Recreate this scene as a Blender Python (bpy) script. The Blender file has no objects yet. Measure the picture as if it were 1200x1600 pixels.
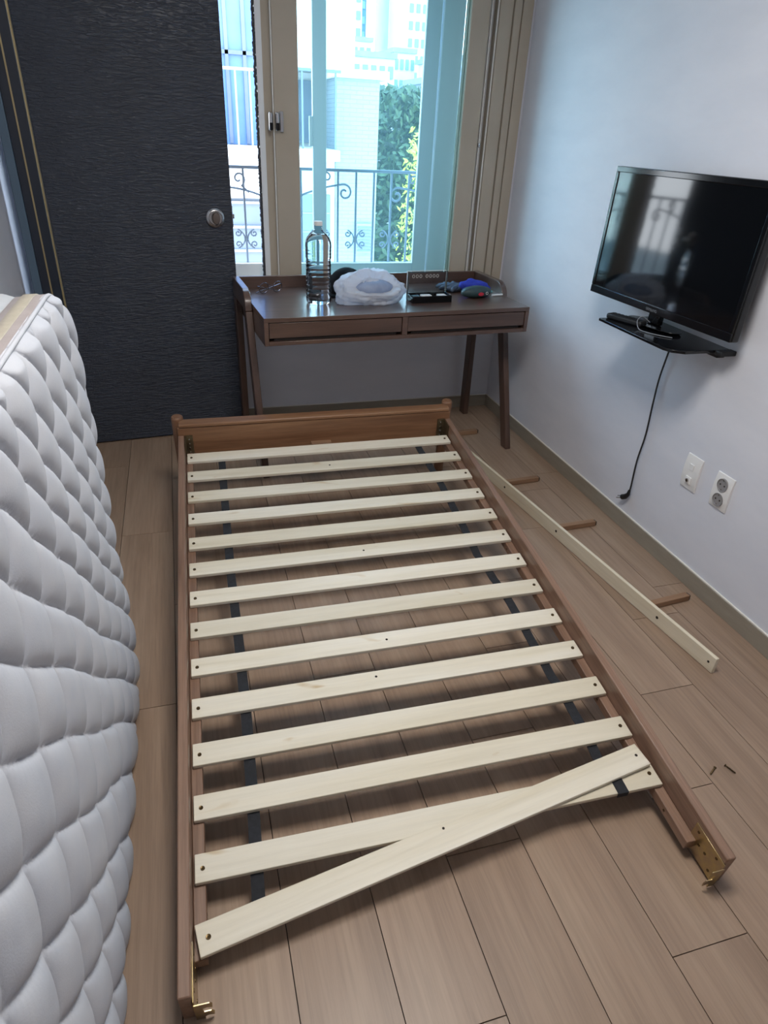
import bpy, bmesh, math, random
import numpy as np
from mathutils import Vector, Matrix, noise
random.seed(7)
SC = bpy.context.scene
COL = SC.collection
PI = math.pi

# ---------------------------------------------------------------- camera
CAM_R = Matrix(((0.96056564, 0.10206766, -0.25864229),
                (-0.27462652, 0.49384593, -0.82504332),
                (0.04351920, 0.86353830, 0.50240192)))
cam_d = bpy.data.cameras.new('camera')
cam = bpy.data.objects.new('camera', cam_d)
COL.objects.link(cam)
cam.matrix_world = Matrix.Translation((0, 0, 1.4)) @ CAM_R.to_4x4()
cam_d.sensor_fit = 'HORIZONTAL'
cam_d.sensor_width = 36.0
cam_d.lens = 1027.449 / 1200 * 36
cam_d.clip_start = 0.02
cam_d.clip_end = 400
SC.camera = cam

# ---------------------------------------------------------------- sky, sun, exposure
world = bpy.data.worlds.new('sky')
SC.world = world
world.use_nodes = True
wn = world.node_tree
bg = wn.nodes['Background']
tc = wn.nodes.new('ShaderNodeTexCoord')
sx = wn.nodes.new('ShaderNodeSeparateXYZ')
wn.links.new(tc.outputs['Generated'], sx.inputs[0])
rp = wn.nodes.new('ShaderNodeValToRGB')
rp.color_ramp.elements[0].position = 0.0
rp.color_ramp.elements[0].color = (0.86, 0.93, 1.0, 1)
rp.color_ramp.elements[1].position = 0.9
rp.color_ramp.elements[1].color = (0.42, 0.66, 1.0, 1)
wn.links.new(sx.outputs['Z'], rp.inputs[0])
wn.links.new(rp.outputs[0], bg.inputs['Color'])
bg.inputs['Strength'].default_value = 5.8

sun_d = bpy.data.lights.new('sun', 'SUN')
sun_d.energy = 0.9
sun_d.angle = 0.01
sun_d.color = (1.0, 0.96, 0.88)
sun = bpy.data.objects.new('sun', sun_d)
COL.objects.link(sun)
sun.rotation_euler = Vector((0.35, 0.62, -0.70)).to_track_quat('-Z', 'Y').to_euler()

# portal in the window opening so that the daylight is sampled well
por_d = bpy.data.lights.new('window_daylight', 'AREA')
por_d.shape = 'RECTANGLE'
por_d.size = 2.15
por_d.size_y = 1.55
por_d.cycles.is_portal = True
por = bpy.data.objects.new('window_daylight', por_d)
COL.objects.link(por)
por.location = (0.55, 3.70, 1.42)
por.rotation_euler = (math.radians(-90), 0, 0)

# ceiling lamp's own light (the lamp hangs above, out of the frame)
cl_d = bpy.data.lights.new('ceiling_lamp_light', 'AREA')
cl_d.shape = 'SQUARE'
cl_d.size = 0.6
cl_d.energy = 19
cl_d.color = (1.0, 0.965, 0.93)
cl = bpy.data.objects.new('ceiling_lamp_light', cl_d)
COL.objects.link(cl)
cl.location = (0.45, 1.0, 2.325)

SC.view_settings.view_transform = 'Standard'
SC.view_settings.look = 'None'
SC.view_settings.gamma = 1.0
SC.view_settings.exposure = 0.42
SC.view_settings.use_curve_mapping = False


# ---------------------------------------------------------------- materials
def srgb(r, g, b):
    f = lambda c: (c / 255 / 12.92) if c / 255 <= 0.04045 else ((c / 255 + 0.055) / 1.055) ** 2.4
    return (f(r), f(g), f(b), 1)


def base_mat(name, col, rough=0.5, metal=0.0, spec=0.5, **kw):
    m = bpy.data.materials.new(name)
    m.use_nodes = True
    b = m.node_tree.nodes['Principled BSDF']
    b.inputs['Base Color'].default_value = col
    b.inputs['Roughness'].default_value = rough
    b.inputs['Metallic'].default_value = metal
    b.inputs['Specular IOR Level'].default_value = spec
    for k, v in kw.items():
        b.inputs[k.replace('_', ' ')].default_value = v
    return m


def coords(nt, scale, rot=(0, 0, 0), rnd=0.0):
    t = nt.nodes.new('ShaderNodeTexCoord')
    mp = nt.nodes.new('ShaderNodeMapping')
    mp.inputs['Scale'].default_value = scale
    mp.inputs['Rotation'].default_value = rot
    nt.links.new(t.outputs['Object'], mp.inputs['Vector'])
    if rnd:
        oi = nt.nodes.new('ShaderNodeObjectInfo')
        mu = nt.nodes.new('ShaderNodeMath')
        mu.operation = 'MULTIPLY'
        mu.inputs[1].default_value = rnd
        nt.links.new(oi.outputs['Random'], mu.inputs[0])
        cb = nt.nodes.new('ShaderNodeCombineXYZ')
        for k in range(3):
            nt.links.new(mu.outputs[0], cb.inputs[k])
        nt.links.new(cb.outputs[0], mp.inputs['Location'])
    return mp.outputs['Vector']


def noise_fac(nt, vec, scale, detail=4, rough=0.6, dist=0.0):
    n = nt.nodes.new('ShaderNodeTexNoise')
    n.inputs['Scale'].default_value = scale
    n.inputs['Detail'].default_value = detail
    n.inputs['Roughness'].default_value = rough
    n.inputs['Distortion'].default_value = dist
    nt.links.new(vec, n.inputs['Vector'])
    return n.outputs['Fac']


def ramp(nt, fac, stops):
    r = nt.nodes.new('ShaderNodeValToRGB')
    e = r.color_ramp.elements
    e[0].position, e[0].color = stops[0]
    e[1].position, e[1].color = stops[-1]
    for p, c in stops[1:-1]:
        k = e.new(p)
        k.color = c
    nt.links.new(fac, r.inputs[0])
    return r.outputs['Color']


def mixc(nt, a, b, fac, mode='MIX'):
    m = nt.nodes.new('ShaderNodeMix')
    m.data_type = 'RGBA'
    m.blend_type = mode
    for v, i in ((fac, 0), (a, 6), (b, 7)):
        if isinstance(v, (float, int, tuple)):
            m.inputs[i].default_value = v
        else:
            nt.links.new(v, m.inputs[i])
    return m.outputs[2]


def bump(nt, fac, strength, dist=0.002, normal=None):
    b = nt.nodes.new('ShaderNodeBump')
    b.inputs['Strength'].default_value = strength
    b.inputs['Distance'].default_value = dist
    nt.links.new(fac, b.inputs['Height'])
    if normal:
        nt.links.new(normal, b.inputs['Normal'])
    nt.links.new(b.outputs[0], nt.nodes['Principled BSDF'].inputs['Normal'])
    return b.outputs[0]


def wood(name, cols, axis=0, rough=0.5, across=26, along=1.3, rnd=7.0, tone=0.12, fine=0.25, bstr=0.08, coat=0.0):
    """grain stretched along one local axis, tone shifted per object"""
    m = base_mat(name, cols[0], rough)
    nt = m.node_tree
    bs = nt.nodes['Principled BSDF']
    s = [across] * 3
    s[axis] = along
    v = coords(nt, tuple(s), rnd=rnd)
    f = noise_fac(nt, v, 1.0, 5, 0.6, 0.6)
    st = [(0.3 + 0.4 * i / (len(cols) - 1), c) for i, c in enumerate(cols)]
    c = ramp(nt, f, st)
    s2 = [across * 9] * 3
    s2[axis] = along * 5
    v2 = coords(nt, tuple(s2), rnd=rnd)
    f2 = noise_fac(nt, v2, 1.0, 3, 0.7)
    g = ramp(nt, f2, [(0.35, (1 - fine,) * 3 + (1,)), (0.6, (1, 1, 1, 1))])
    c = mixc(nt, c, g, 1.0, 'MULTIPLY')
    oi = nt.nodes.new('ShaderNodeObjectInfo')
    tn = ramp(nt, oi.outputs['Random'], [(0.0, (1 - tone, 1 - tone * 1.05, 1 - tone * 1.2, 1)), (1.0, (1, 1, 1, 1))])
    c = mixc(nt, c, tn, 1.0, 'MULTIPLY')
    nt.links.new(c, bs.inputs['Base Color'])
    bump(nt, f2, bstr, 0.001)
    if coat:
        bs.inputs['Coat Weight'].default_value = coat
        bs.inputs['Coat Roughness'].default_value = 0.12
    return m


def noisy(name, c1, c2, rough=0.6, scale=8, bstr=0.0, bscale=200, metal=0.0, spec=0.5, stretch=(1, 1, 1), bdist=0.001):
    m = base_mat(name, c1, rough, metal, spec)
    nt = m.node_tree
    v = coords(nt, stretch)
    f = noise_fac(nt, v, scale, 4, 0.6)
    nt.links.new(ramp(nt, f, [(0.3, c1), (0.7, c2)]), nt.nodes['Principled BSDF'].inputs['Base Color'])
    if bstr:
        bump(nt, noise_fac(nt, v, bscale, 3, 0.6), bstr, bdist)
    return m


def pane_mat(name, tint, refl=0.06, rough=0.0, veil=0.0):
    """thin pane: tinted straight-through light plus a mirror coat by fresnel"""
    m = bpy.data.materials.new(name)
    m.use_nodes = True
    nt = m.node_tree
    nt.nodes.clear()
    out = nt.nodes.new('ShaderNodeOutputMaterial')
    tr = nt.nodes.new('ShaderNodeBsdfTransparent')
    tr.inputs[0].default_value = tint
    gl = nt.nodes.new('ShaderNodeBsdfGlossy')
    gl.inputs['Roughness'].default_value = rough
    fr = nt.nodes.new('ShaderNodeLayerWeight')
    fr.inputs[0].default_value = refl
    mx = nt.nodes.new('ShaderNodeMixShader')
    nt.links.new(fr.outputs['Fresnel'], mx.inputs[0])
    nt.links.new(tr.outputs[0], mx.inputs[1])
    nt.links.new(gl.outputs[0], mx.inputs[2])
    last = mx.outputs[0]
    if veil:
        dl = nt.nodes.new('ShaderNodeBsdfTranslucent')
        dl.inputs[0].default_value = (0.55, 0.92, 1.0, 1)  # cyan scatter mixed into the pane to imitate a veil of bright haze
        md = nt.nodes.new('ShaderNodeMixShader')
        md.inputs[0].default_value = veil
        nt.links.new(last, md.inputs[1])
        nt.links.new(dl.outputs[0], md.inputs[2])
        last = md.outputs[0]
    nt.links.new(last, out.inputs[0])
    return m


M = {}
M['wallpaper'] = noisy('white_wallpaper', srgb(212, 214, 222), srgb(220, 221, 228), 0.75, 3, 0.25, 420, stretch=(1, 1, 3.0))
M['ceiling'] = noisy('ceiling_paper', srgb(230, 230, 232), srgb(236, 236, 238), 0.8, 3, 0.2, 300)
M['skirting'] = noisy('taupe_skirting', srgb(140, 132, 119), srgb(152, 144, 130), 0.45, 6, 0.05, 300, stretch=(1, 1, 6))
M['plank'] = wood('oak_laminate', [srgb(143, 120, 101), srgb(157, 133, 113), srgb(167, 144, 123)], 1, 0.40, 12, 0.8, 9.0, 0.07, 0.16, 0.08)
M['joint'] = base_mat('dark_joint', srgb(52, 42, 36), 0.8)
M['slat'] = wood('pale_pine', [srgb(216, 206, 182), srgb(226, 218, 199), srgb(232, 226, 211)], 0, 0.55, 10, 0.8, 7.0, 0.10, 0.06, 0.04)
nt = M['slat'].node_tree
_c = nt.nodes['Principled BSDF'].inputs['Base Color'].links[0].from_socket
_k = ramp(nt, noise_fac(nt, coords(nt, (5, 17, 17), rnd=31.0), 1.0, 3, 0.5, 0.8), [(0.66, (1, 1, 1, 1)), (0.76, srgb(222, 200, 164)), (0.82, srgb(170, 136, 96))])
nt.links.new(mixc(nt, _c, _k, 0.8, 'MULTIPLY'), nt.nodes['Principled BSDF'].inputs['Base Color'])
M['slat_y'] = wood('pale_pine_long', [srgb(212, 199, 172), srgb(224, 214, 190), srgb(230, 221, 200)], 1, 0.55, 16, 1.2, 7.0, 0.05, 0.06, 0.04)
M['rail'] = wood('brown_acacia_rail', [srgb(112, 84, 68), srgb(138, 108, 89), srgb(152, 122, 103)], 1, 0.40, 20, 1.2, 5.0, 0.06, 0.22, 0.06)
M['head'] = wood('brown_acacia_board', [srgb(112, 76, 52), srgb(140, 102, 74), srgb(156, 118, 88)], 0, 0.38, 18, 1.1, 5.0, 0.06, 0.2, 0.06)
M['post'] = wood('brown_acacia_post', [srgb(106, 74, 54), srgb(132, 96, 72), srgb(146, 110, 84)], 2, 0.4, 18, 1.4, 5.0, 0.06, 0.2, 0.06)
M['leg_wood'] = wood('brown_leg_wood', [srgb(130, 98, 74), srgb(156, 122, 94), srgb(170, 138, 108)], 0, 0.5, 30, 2, 5.0, 0.10, 0.2, 0.06)
M['desk'] = wood('walnut_stain', [srgb(70, 52, 45), srgb(88, 67, 58), srgb(100, 77, 66)], 0, 0.30, 14, 0.9, 4.0, 0.05, 0.14, 0.03, coat=0.35)
M['desk_leg'] = wood('walnut_stain_leg', [srgb(66, 49, 43), srgb(84, 64, 55), srgb(94, 72, 62)], 2, 0.35, 18, 1.2, 4.0, 0.05, 0.14, 0.03)
M['desk_dark'] = base_mat('drawer_gap', srgb(30, 22, 19), 0.7)
M['sash'] = noisy('beige_window_profile', srgb(176, 164, 146), srgb(184, 172, 154), 0.45, 4, 0.04, 300)
M['sash_pale'] = base_mat('pale_window_profile', srgb(235, 238, 240), 0.4)
M['gasket'] = base_mat('white_gasket', srgb(228, 224, 215), 0.4)
M['mohair'] = noisy('dark_mohair', srgb(52, 52, 56), srgb(84, 84, 90), 0.95, 300, 0.8, 600)
M['tint'] = pane_mat('tinted_glass', (0.84, 0.975, 0.988, 1), 0.06, 0.0, 0.045)
M['clear'] = pane_mat('clear_glass', (0.975, 0.99, 0.995, 1), 0.05)
M['chrome'] = base_mat('satin_metal', srgb(190, 188, 188), 0.25, 1.0)
M['bronze'] = base_mat('brushed_knob_oval', srgb(120, 110, 104), 0.4, 0.9)
M['brass'] = noisy('yellow_zinc', srgb(190, 170, 112), srgb(160, 142, 122), 0.30, 30, metal=1.0)
M['screw'] = base_mat('zinc_screw', srgb(92, 76, 52), 0.35, 0.9)
M['plate_zinc'] = base_mat('dull_zinc', srgb(128, 118, 96), 0.35, 0.9)
M['hole'] = base_mat('hole_shadow', srgb(40, 30, 22), 0.9)
M['gold'] = base_mat('gold_inlay', srgb(176, 158, 118), 0.35, 0.6)
M['black_gloss'] = base_mat('black_gloss_plastic', srgb(14, 15, 18), 0.12, 0, 0.5)
M['black_matte'] = noisy('black_matte_plastic', srgb(22, 23, 26), srgb(30, 31, 34), 0.55, 30)
M['screen'] = base_mat('tv_panel', srgb(10, 12, 15), 0.06, 0, 0.6)
M['strap'] = noisy('black_webbing', srgb(26, 28, 32), srgb(38, 40, 46), 0.85, 90, 0.5, 900)
M['white_plastic'] = base_mat('white_plastic', srgb(232, 231, 229), 0.35)
M['socket_shade'] = base_mat('outlet_recess_shade', srgb(140, 138, 138), 0.5)  # darker grey paints the shade of the recess onto a shallow socket face
M['cord'] = base_mat('black_cord', srgb(22, 22, 24), 0.5)
M['cord_grey'] = base_mat('grey_cord', srgb(130, 134, 140), 0.5)
M['iron'] = base_mat('painted_iron', srgb(120, 130, 142), 0.5, 0.2)
M['quilt'] = noisy('white_quilted_fabric', srgb(184, 188, 197), srgb(194, 196, 202), 0.85, 14, 0.5, 380, stretch=(1, 1, 1), bdist=0.0006)
M['border'] = noisy('taupe_satin_border', srgb(158, 149, 147), srgb(170, 161, 159), 0.5, 20, 0.2, 300)
M['border_grey'] = noisy('grey_satin_border', srgb(176, 180, 184), srgb(188, 190, 194), 0.5, 12, 0.2, 200)
M['ribbon'] = noisy('beige_ribbon', srgb(170, 162, 146), srgb(180, 172, 156), 0.5, 60, 0.3, 400)
M['lamp'] = base_mat('lamp_diffuser', (1, 1, 1, 1), 0.5, Emission_Color=(1, 0.95, 0.88, 1), Emission_Strength=5.0)

# embossed black door skin
m = noisy('black_embossed_door', srgb(42, 48, 60), srgb(48, 55, 68), 0.36, 5, spec=0.5)
nt = m.node_tree
vv = coords(nt, (24, 24, 120))
bump(nt, ramp(nt, noise_fac(nt, vv, 1.0, 3, 0.65, 0.4), [(0.42, (0, 0, 0, 1)), (0.6, (1, 1, 1, 1))]), 0.8, 0.0018)
M['door'] = m
M['door_frame'] = base_mat('black_door_casing', srgb(36, 42, 54), 0.35)
M['door_frame_lit_edge'] = base_mat('lit_casing_edge', srgb(84, 104, 122), 0.4)  # light on the casing's side face, put into a lighter blue-grey colour

# thin plastic bag
m = base_mat('thin_white_plastic_bag', srgb(232, 234, 240), 0.28)
bs = m.node_tree.nodes['Principled BSDF']
nt = m.node_tree
tl = nt.nodes.new('ShaderNodeBsdfTranslucent')
tl.inputs[0].default_value = srgb(226, 232, 244)
tp = nt.nodes.new('ShaderNodeBsdfTransparent')
m1 = nt.nodes.new('ShaderNodeMixShader')
m1.inputs[0].default_value = 0.38
m2 = nt.nodes.new('ShaderNodeMixShader')
m2.inputs[0].default_value = 0.12
out = nt.nodes['Material Output']
nt.links.new(bs.outputs[0], m1.inputs[1])
nt.links.new(tl.outputs[0], m1.inputs[2])
nt.links.new(m1.outputs[0], m2.inputs[1])
nt.links.new(tp.outputs[0], m2.inputs[2])
nt.links.new(m2.outputs[0], out.inputs[0])
bump(nt, noise_fac(nt, coords(nt, (1, 1, 1)), 55, 5, 0.7, 1.5), 0.6, 0.004)
M['bag'] = m
M['bag_inside'] = noisy('blue_grey_pouch', srgb(150, 164, 190), srgb(120, 136, 166), 0.5, 12)

# water / PET
m = bpy.data.materials.new('water_in_bottle')
m.use_nodes = True
b_ = m.node_tree.nodes['Principled BSDF']
b_.inputs['Transmission Weight'].default_value = 1.0
b_.inputs['Roughness'].default_value = 0.0
b_.inputs['IOR'].default_value = 1.33
b_.inputs['Base Color'].default_value = (0.93, 0.97, 1.0, 1)
M['water'] = m
M['pet'] = pane_mat('clear_bottle_plastic', (0.985, 0.99, 1.0, 1), 0.12, 0.03)
M['case_clear'] = pane_mat('clear_case_plastic', (0.90, 0.94, 0.95, 1), 0.25, 0.04)


# ---------------------------------------------------------------- mesh tools
class MB:
    def __init__(s):
        s.v, s.f = [], []

    def add(s, vs, fs):
        o = len(s.v)
        s.v += [tuple(p) for p in vs]
        s.f += [tuple(i + o for i in f) for f in fs]
        return s

    def box(s, x0, x1, y0, y1, z0, z1, mat=None):
        vs = [Vector((x, y, z)) for x in (x0, x1) for y in (y0, y1) for z in (z0, z1)]
        if mat is not None:
            vs = [mat @ p for p in vs]
        return s.add(vs, [(0, 1, 3, 2), (4, 6, 7, 5), (0, 4, 5, 1), (2, 3, 7, 6), (0, 2, 6, 4), (1, 5, 7, 3)])

    def rings(s, rings, cap=True, loop=False):
        n = len(rings[0])
        vs = [p for r in rings for p in r]
        fs = []
        R = len(rings)
        for i in range(R if loop else R - 1):
            for j in range(n):
                a, b = i * n + j, i * n + (j + 1) % n
                c, d = ((i + 1) % R) * n + (j + 1) % n, ((i + 1) % R) * n + j
                fs.append((a, b, c, d))
        if cap and not loop:
            fs.append(tuple(range(n))[::-1])
            fs.append(tuple(range((R - 1) * n, R * n)))
        return s.add(vs, fs)

    def cyl(s, p0, p1, r0, r1=None, n=16):
        p0, p1 = Vector(p0), Vector(p1)
        r1 = r0 if r1 is None else r1
        d = (p1 - p0).normalized()
        a = d.orthogonal().normalized()
        b = d.cross(a)
        cs = [(math.cos(2 * PI * k / n), math.sin(2 * PI * k / n)) for k in range(n)]
        return s.rings([[p + a * (r * c) + b * (r * q) for c, q in cs] for p, r in ((p0, r0), (p1, r1))])

    def tube(s, pts, r, n=8, closed=False, flat=1.0):
        pts = [Vector(p) for p in pts]
        R = []
        N = len(pts)
        a = None
        for i, p in enumerate(pts):
            if closed:
                t = pts[(i + 1) % N] - pts[i - 1]
            else:
                t = pts[min(i + 1, N - 1)] - pts[max(i - 1, 0)]
            t.normalize()
            if a is None:
                a = t.orthogonal().normalized()
            a = (a - t * a.dot(t))
            a = a.normalized() if a.length > 1e-6 else t.orthogonal().normalized()
            b = t.cross(a)
            rr = r[i] if isinstance(r, (list, tuple)) else r
            R.append([p + a * (rr * math.cos(2 * PI * k / n)) + b * (rr * flat * math.sin(2 * PI * k / n)) for k in range(n)])
        return s.rings(R, cap=not closed, loop=closed)

    def lathe(s, prof, n=32, c=(0, 0, 0), sq=0.0):
        """prof = [(r, z)...]; sq pulls the round section towards a rounded square"""
        R = []
        for r, z in prof:
            ring = []
            for k in range(n):
                t = 2 * PI * k / n
                q = 1 + sq * (1 - abs(math.cos(2 * t))) * -1 * -1 if sq else 1
                ring.append(Vector((c[0] + r * q * math.cos(t), c[1] + r * q * math.sin(t), c[2] + z)))
            R.append(ring)
        return s.rings(R)

    def prism(s, poly, h0, h1, plane='yz'):
        """polygon in a plane, extruded along the remaining axis"""
        def P(a, b, h):
            return {'yz': (h, a, b), 'xz': (a, h, b), 'xy': (a, b, h)}[plane]
        n = len(poly)
        vs = [P(a, b, h0) for a, b in poly] + [P(a, b, h1) for a, b in poly]
        fs = [tuple(range(n))[::-1], tuple(range(n, 2 * n))]
        fs += [(i, (i + 1) % n, n + (i + 1) % n, n + i) for i in range(n)]
        return s.add(vs, fs)

    def build(s, name, mat, parent=None, bevel=0.0, smooth=False, seg=2, off=None, angle=35):
        me = bpy.data.meshes.new(name)
        vs = s.v if off is None else [(p[0] - off[0], p[1] - off[1], p[2] - off[2]) for p in s.v]
        me.from_pydata(vs, [], s.f)
        bm = bmesh.new()
        bm.from_mesh(me)
        bmesh.ops.recalc_face_normals(bm, faces=bm.faces)
        bm.to_mesh(me)
        bm.free()
        me.materials.append(M[mat] if isinstance(mat, str) else mat)
        o = bpy.data.objects.new(name, me)
        COL.objects.link(o)
        if parent is not None:
            o.parent = parent
        if bevel:
            bv = o.modifiers.new('bevel', 'BEVEL')
            bv.width = bevel
            bv.segments = seg
            bv.limit_method = 'ANGLE'
            bv.angle_limit = math.radians(30)
        if smooth or bevel:
            me.shade_smooth()
            if not smooth or angle < 180:
                me.set_sharp_from_angle(angle=math.radians(angle))
        return o


def thing(name, label, cat, loc=(0, 0, 0), rot=None, group=None):
    o = bpy.data.objects.new(name, None)
    COL.objects.link(o)
    o.empty_display_size = 0.05
    o.location = loc
    if rot is not None:
        if isinstance(rot, Matrix):
            o.rotation_euler = rot.to_euler()
        else:
            o.rotation_euler = rot
    o['label'] = label
    o['category'] = cat
    if group:
        o['group'] = group
    return o


def tag(o, label, cat, group=None):
    o['label'] = label
    o['category'] = cat
    if group:
        o['group'] = group
    return o


def struct(o):
    o['kind'] = 'structure'
    return o


def partlabel(o, l):
    o['label'] = l
    return o


# ================================================================ ROOM SHELL
XL, XR, YB, YF, ZC = -0.66, 1.67, 3.41, -1.6, 2.38
WX0, WX1, WZ0, WZ1 = -0.55, 1.655, 0.64, 2.20      # window opening

floor = struct(MB().box(XL - .1, XR + .1, YF - .1, YB + .1, -0.08, -0.009).build('floor', 'joint'))
xs = [-0.70, -0.51, -0.325, -0.135, 0.068, 0.252, 0.436, 0.618, 0.801, 0.984, 1.167, 1.351, 1.535, 1.70]
seams = [2.05, 2.02, 2.326, 1.85, 2.09, 2.33, 1.72, 2.01, 1.41, 1.735, 2.045, 1.428, 2.5]
PL = 0.925
for i in range(len(xs) - 1):
    y = seams[i]
    while y > YF:
        y -= PL
    while y < YB:
        a, b = max(y, YF), min(y + PL, YB)
        if b - a > 0.02:
            x0, x1 = max(xs[i], XL), min(xs[i + 1], XR)
            g = 0.0010
            MB().box(x0 + g, x1 - g, a + g, b - g, -0.009, 0.0).build('plank', 'plank', floor)
        y += PL

struct(MB().box(XR, XR + .15, YF - .15, YB + .25, 0, ZC).build('wall_right', 'wallpaper'))
struct(MB().box(XL - .15, XL, YF - .15, YB + .25, 0, ZC).build('wall_left', 'wallpaper'))
struct(MB().box(XL, XR, YF - .15, YF, 0, ZC).build('wall_front', 'wallpaper'))
struct(MB().box(XL - .15, XR + .15, YF - .15, YB + .25, ZC, ZC + .12).build('ceiling', 'ceiling'))
wb = MB()
wb.box(XL, XR, YB, YB + .24, 0, WZ0)
wb.box(XL, XR, YB, YB + .24, WZ1, ZC)
wb.box(XL, WX0, YB, YB + .24, WZ0, WZ1)
wb.box(WX1, XR, YB, YB + .24, WZ0, WZ1)
struct(wb.build('wall_back', 'wallpaper'))


def skirt(name, x0, x1, y0, y1):
    o = struct(MB().box(x0, x1, y0, y1, 0, 0.066).build(name, 'skirting', bevel=0.0015))
    # thin white caulk line along the top edge
    if x1 - x0 < y1 - y0:
        if x0 > 0:
            MB().box(x0 + .003, x1, y0, y1, 0.066, 0.069).build('caulk', 'gasket', o)
        else:
            MB().box(x0, x1 - .003, y0, y1, 0.066, 0.069).build('caulk', 'gasket', o)
    else:
        MB().box(x0, x1, y0 + .003, y1, 0.066, 0.069).build('caulk', 'gasket', o)
    return o


skirt('baseboard_right', XR - .009, XR, YF, YB)
skirt('baseboard_back', XL, XR - .009, YB - .009, YB)
skirt('baseboard_left', XL, XL + .009, YF, 3.0)

# ---------------------------------------------------------------- window
win = struct(MB().box(WX0, WX1, YB + .0, YB + .24, WZ0 - .0, WZ0 + .035)
             .box(WX0, WX1, YB, YB + .24, WZ1 - .035, WZ1).build('window_1', 'sash'))
f = MB()
for x0, x1, y0, y1 in ((1.605, 1.655, YB - .012, YB + .24), (1.567, 1.602, YB - .006, YB + .20), (1.50, 1.564, YB + .004, YB + .20),
                       (WX0, WX0 + .06, YB - .012, YB + .24)):
    f.box(x0, x1, y0, y1, WZ0, WZ1)
f.build('window_frame', 'sash', win, bevel=0.002)
MB().box(WX0, WX1, YB - .02, YB - .0, WZ0 - .05, WZ0 + .035).box(WX0, WX1, YB - .014, YB, WZ1 - .03, WZ1 + .05).build('window_casing', 'sash', win, bevel=0.002)
MB().box(1.492, 1.498, YB + .012, YB + .02, WZ0 + .03, WZ1 - .03).box(1.463, 1.468, YB + .014, YB + .022, WZ0 + .03, WZ1 - .03).build('gasket', 'gasket', win)
# inner reveal between the two windows
MB().box(1.385, 1.50, YB + .07, YB + .13, WZ0, WZ1).build('reveal', 'sash_pale', win, bevel=0.002)
MB().box(1.375, 1.385, YB + .075, YB + .082, WZ0, WZ1).build('gasket', 'gasket', win)
MB().box(1.28, 1.385, YB + .13, YB + .22, WZ0, WZ1).build('outer_jamb', 'sash_pale', win, bevel=0.003)
MB().box(WX0, 1.385, YB + .13, YB + .22, WZ0, 0.70).build('outer_sill', 'sash_pale', win, bevel=0.003)
MB().box(WX0, 1.385, YB + .13, YB + .22, WZ1 - .06, WZ1).build('outer_head', 'sash_pale', win, bevel=0.003)
MB().box(WX0 + .06, WX0 + .14, YB + .13, YB + .22, WZ0, WZ1).build('outer_jamb', 'sash_pale', win, bevel=0.003)


def sash(name, x0, x1, y0, y1, z0, z1, wl, wr, wb_, mat, glass, parent):
    s_ = MB()
    s_.box(x0, x0 + wl, y0, y1, z0, z1)
    s_.box(x1 - wr, x1, y0, y1, z0, z1)
    s_.box(x0 + wl, x1 - wr, y0, y1, z0, z0 + wb_)
    s_.box(x0 + wl, x1 - wr, y0, y1, z1 - wb_, z1)
    o = s_.build(name, mat, parent, bevel=0.003)
    ym = (y0 + y1) / 2
    MB().box(x0 + wl - .004, x1 - wr + .004, ym - .002, ym + .002, z0 + wb_ - .004, z1 - wb_ + .004).build('glass_pane', glass, o)
    return o


zs0, zs1 = WZ0 + .035, WZ1 - .035
s1 = sash('front_sash', 0.468, 1.455, YB + .008, YB + .034, zs0, zs1, .110, .090, .06, 'sash', 'tint', win)
s2 = sash('rear_sash', 0.402, 1.44, YB + .040, YB + .064, zs0, zs1, .100, .080, .06, 'sash', 'clear', win)
s3 = sash('outer_sash', 0.665, 1.275, YB + .14, YB + .165, 0.70, WZ1 - .06, .066, .075, .085, 'sash_pale', 'clear', win)
# left outer fixed lower rail seen through the open half
MB().box(WX0 + .14, 0.665, YB + .14, YB + .165, 0.70, 0.785).build('sash_rail', 'sash_pale', win, bevel=0.002)
MB().box(0.463, 0.467, YB + .010, YB + .03, zs0, zs1).build('gasket', 'gasket', win)
# fuzzy weather strip on the rear sash edge
mh = MB()
rng = random.Random(3)
zz = zs0
prev = None
pts = []
while zz < zs1:
    pts.append((0.3965 + rng.uniform(-.0022, .0022), YB + .045 + rng.uniform(-.001, .001), zz))
    zz += 0.006
mh.tube(pts, [rng.uniform(.0055, .0085) for _ in pts], 6)
mh.build('weather_strip', 'mohair', s2)
MB().box(0.403, 0.428, YB + .0375, YB + .0398, zs0, zs1).build('pale_strip', 'sash_pale', s2)
# crescent locks on the meeting stiles
for k, x in enumerate((0.440, 0.470)):
    lk = MB().box(x, x + .017, YB - .020, YB + .036, 1.372, 1.446).build('lock_body', 'chrome', s1 if k else s2, bevel=0.007, seg=3)
    MB().box(x + .001, x + .016, YB - .0235, YB - .0205, 1.376, 1.404).build('lock_lever', 'black_gloss', lk, bevel=0.001)
MB().box(0.490, 0.506, YB - .008, YB + .008, 1.368, 1.450).build('lock_plate', 'chrome', s1, bevel=0.003)
MB().box(1.457, 1.467, YB + .0, YB + .012, 1.345, 1.362).build('latch_keeper', 'chrome', s1, bevel=0.002)
MB().box(0.648, 0.664, YB + .135, YB + .15, 1.315, 1.44).build('outer_handle', 'sash_pale', s3, bevel=0.003)

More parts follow.
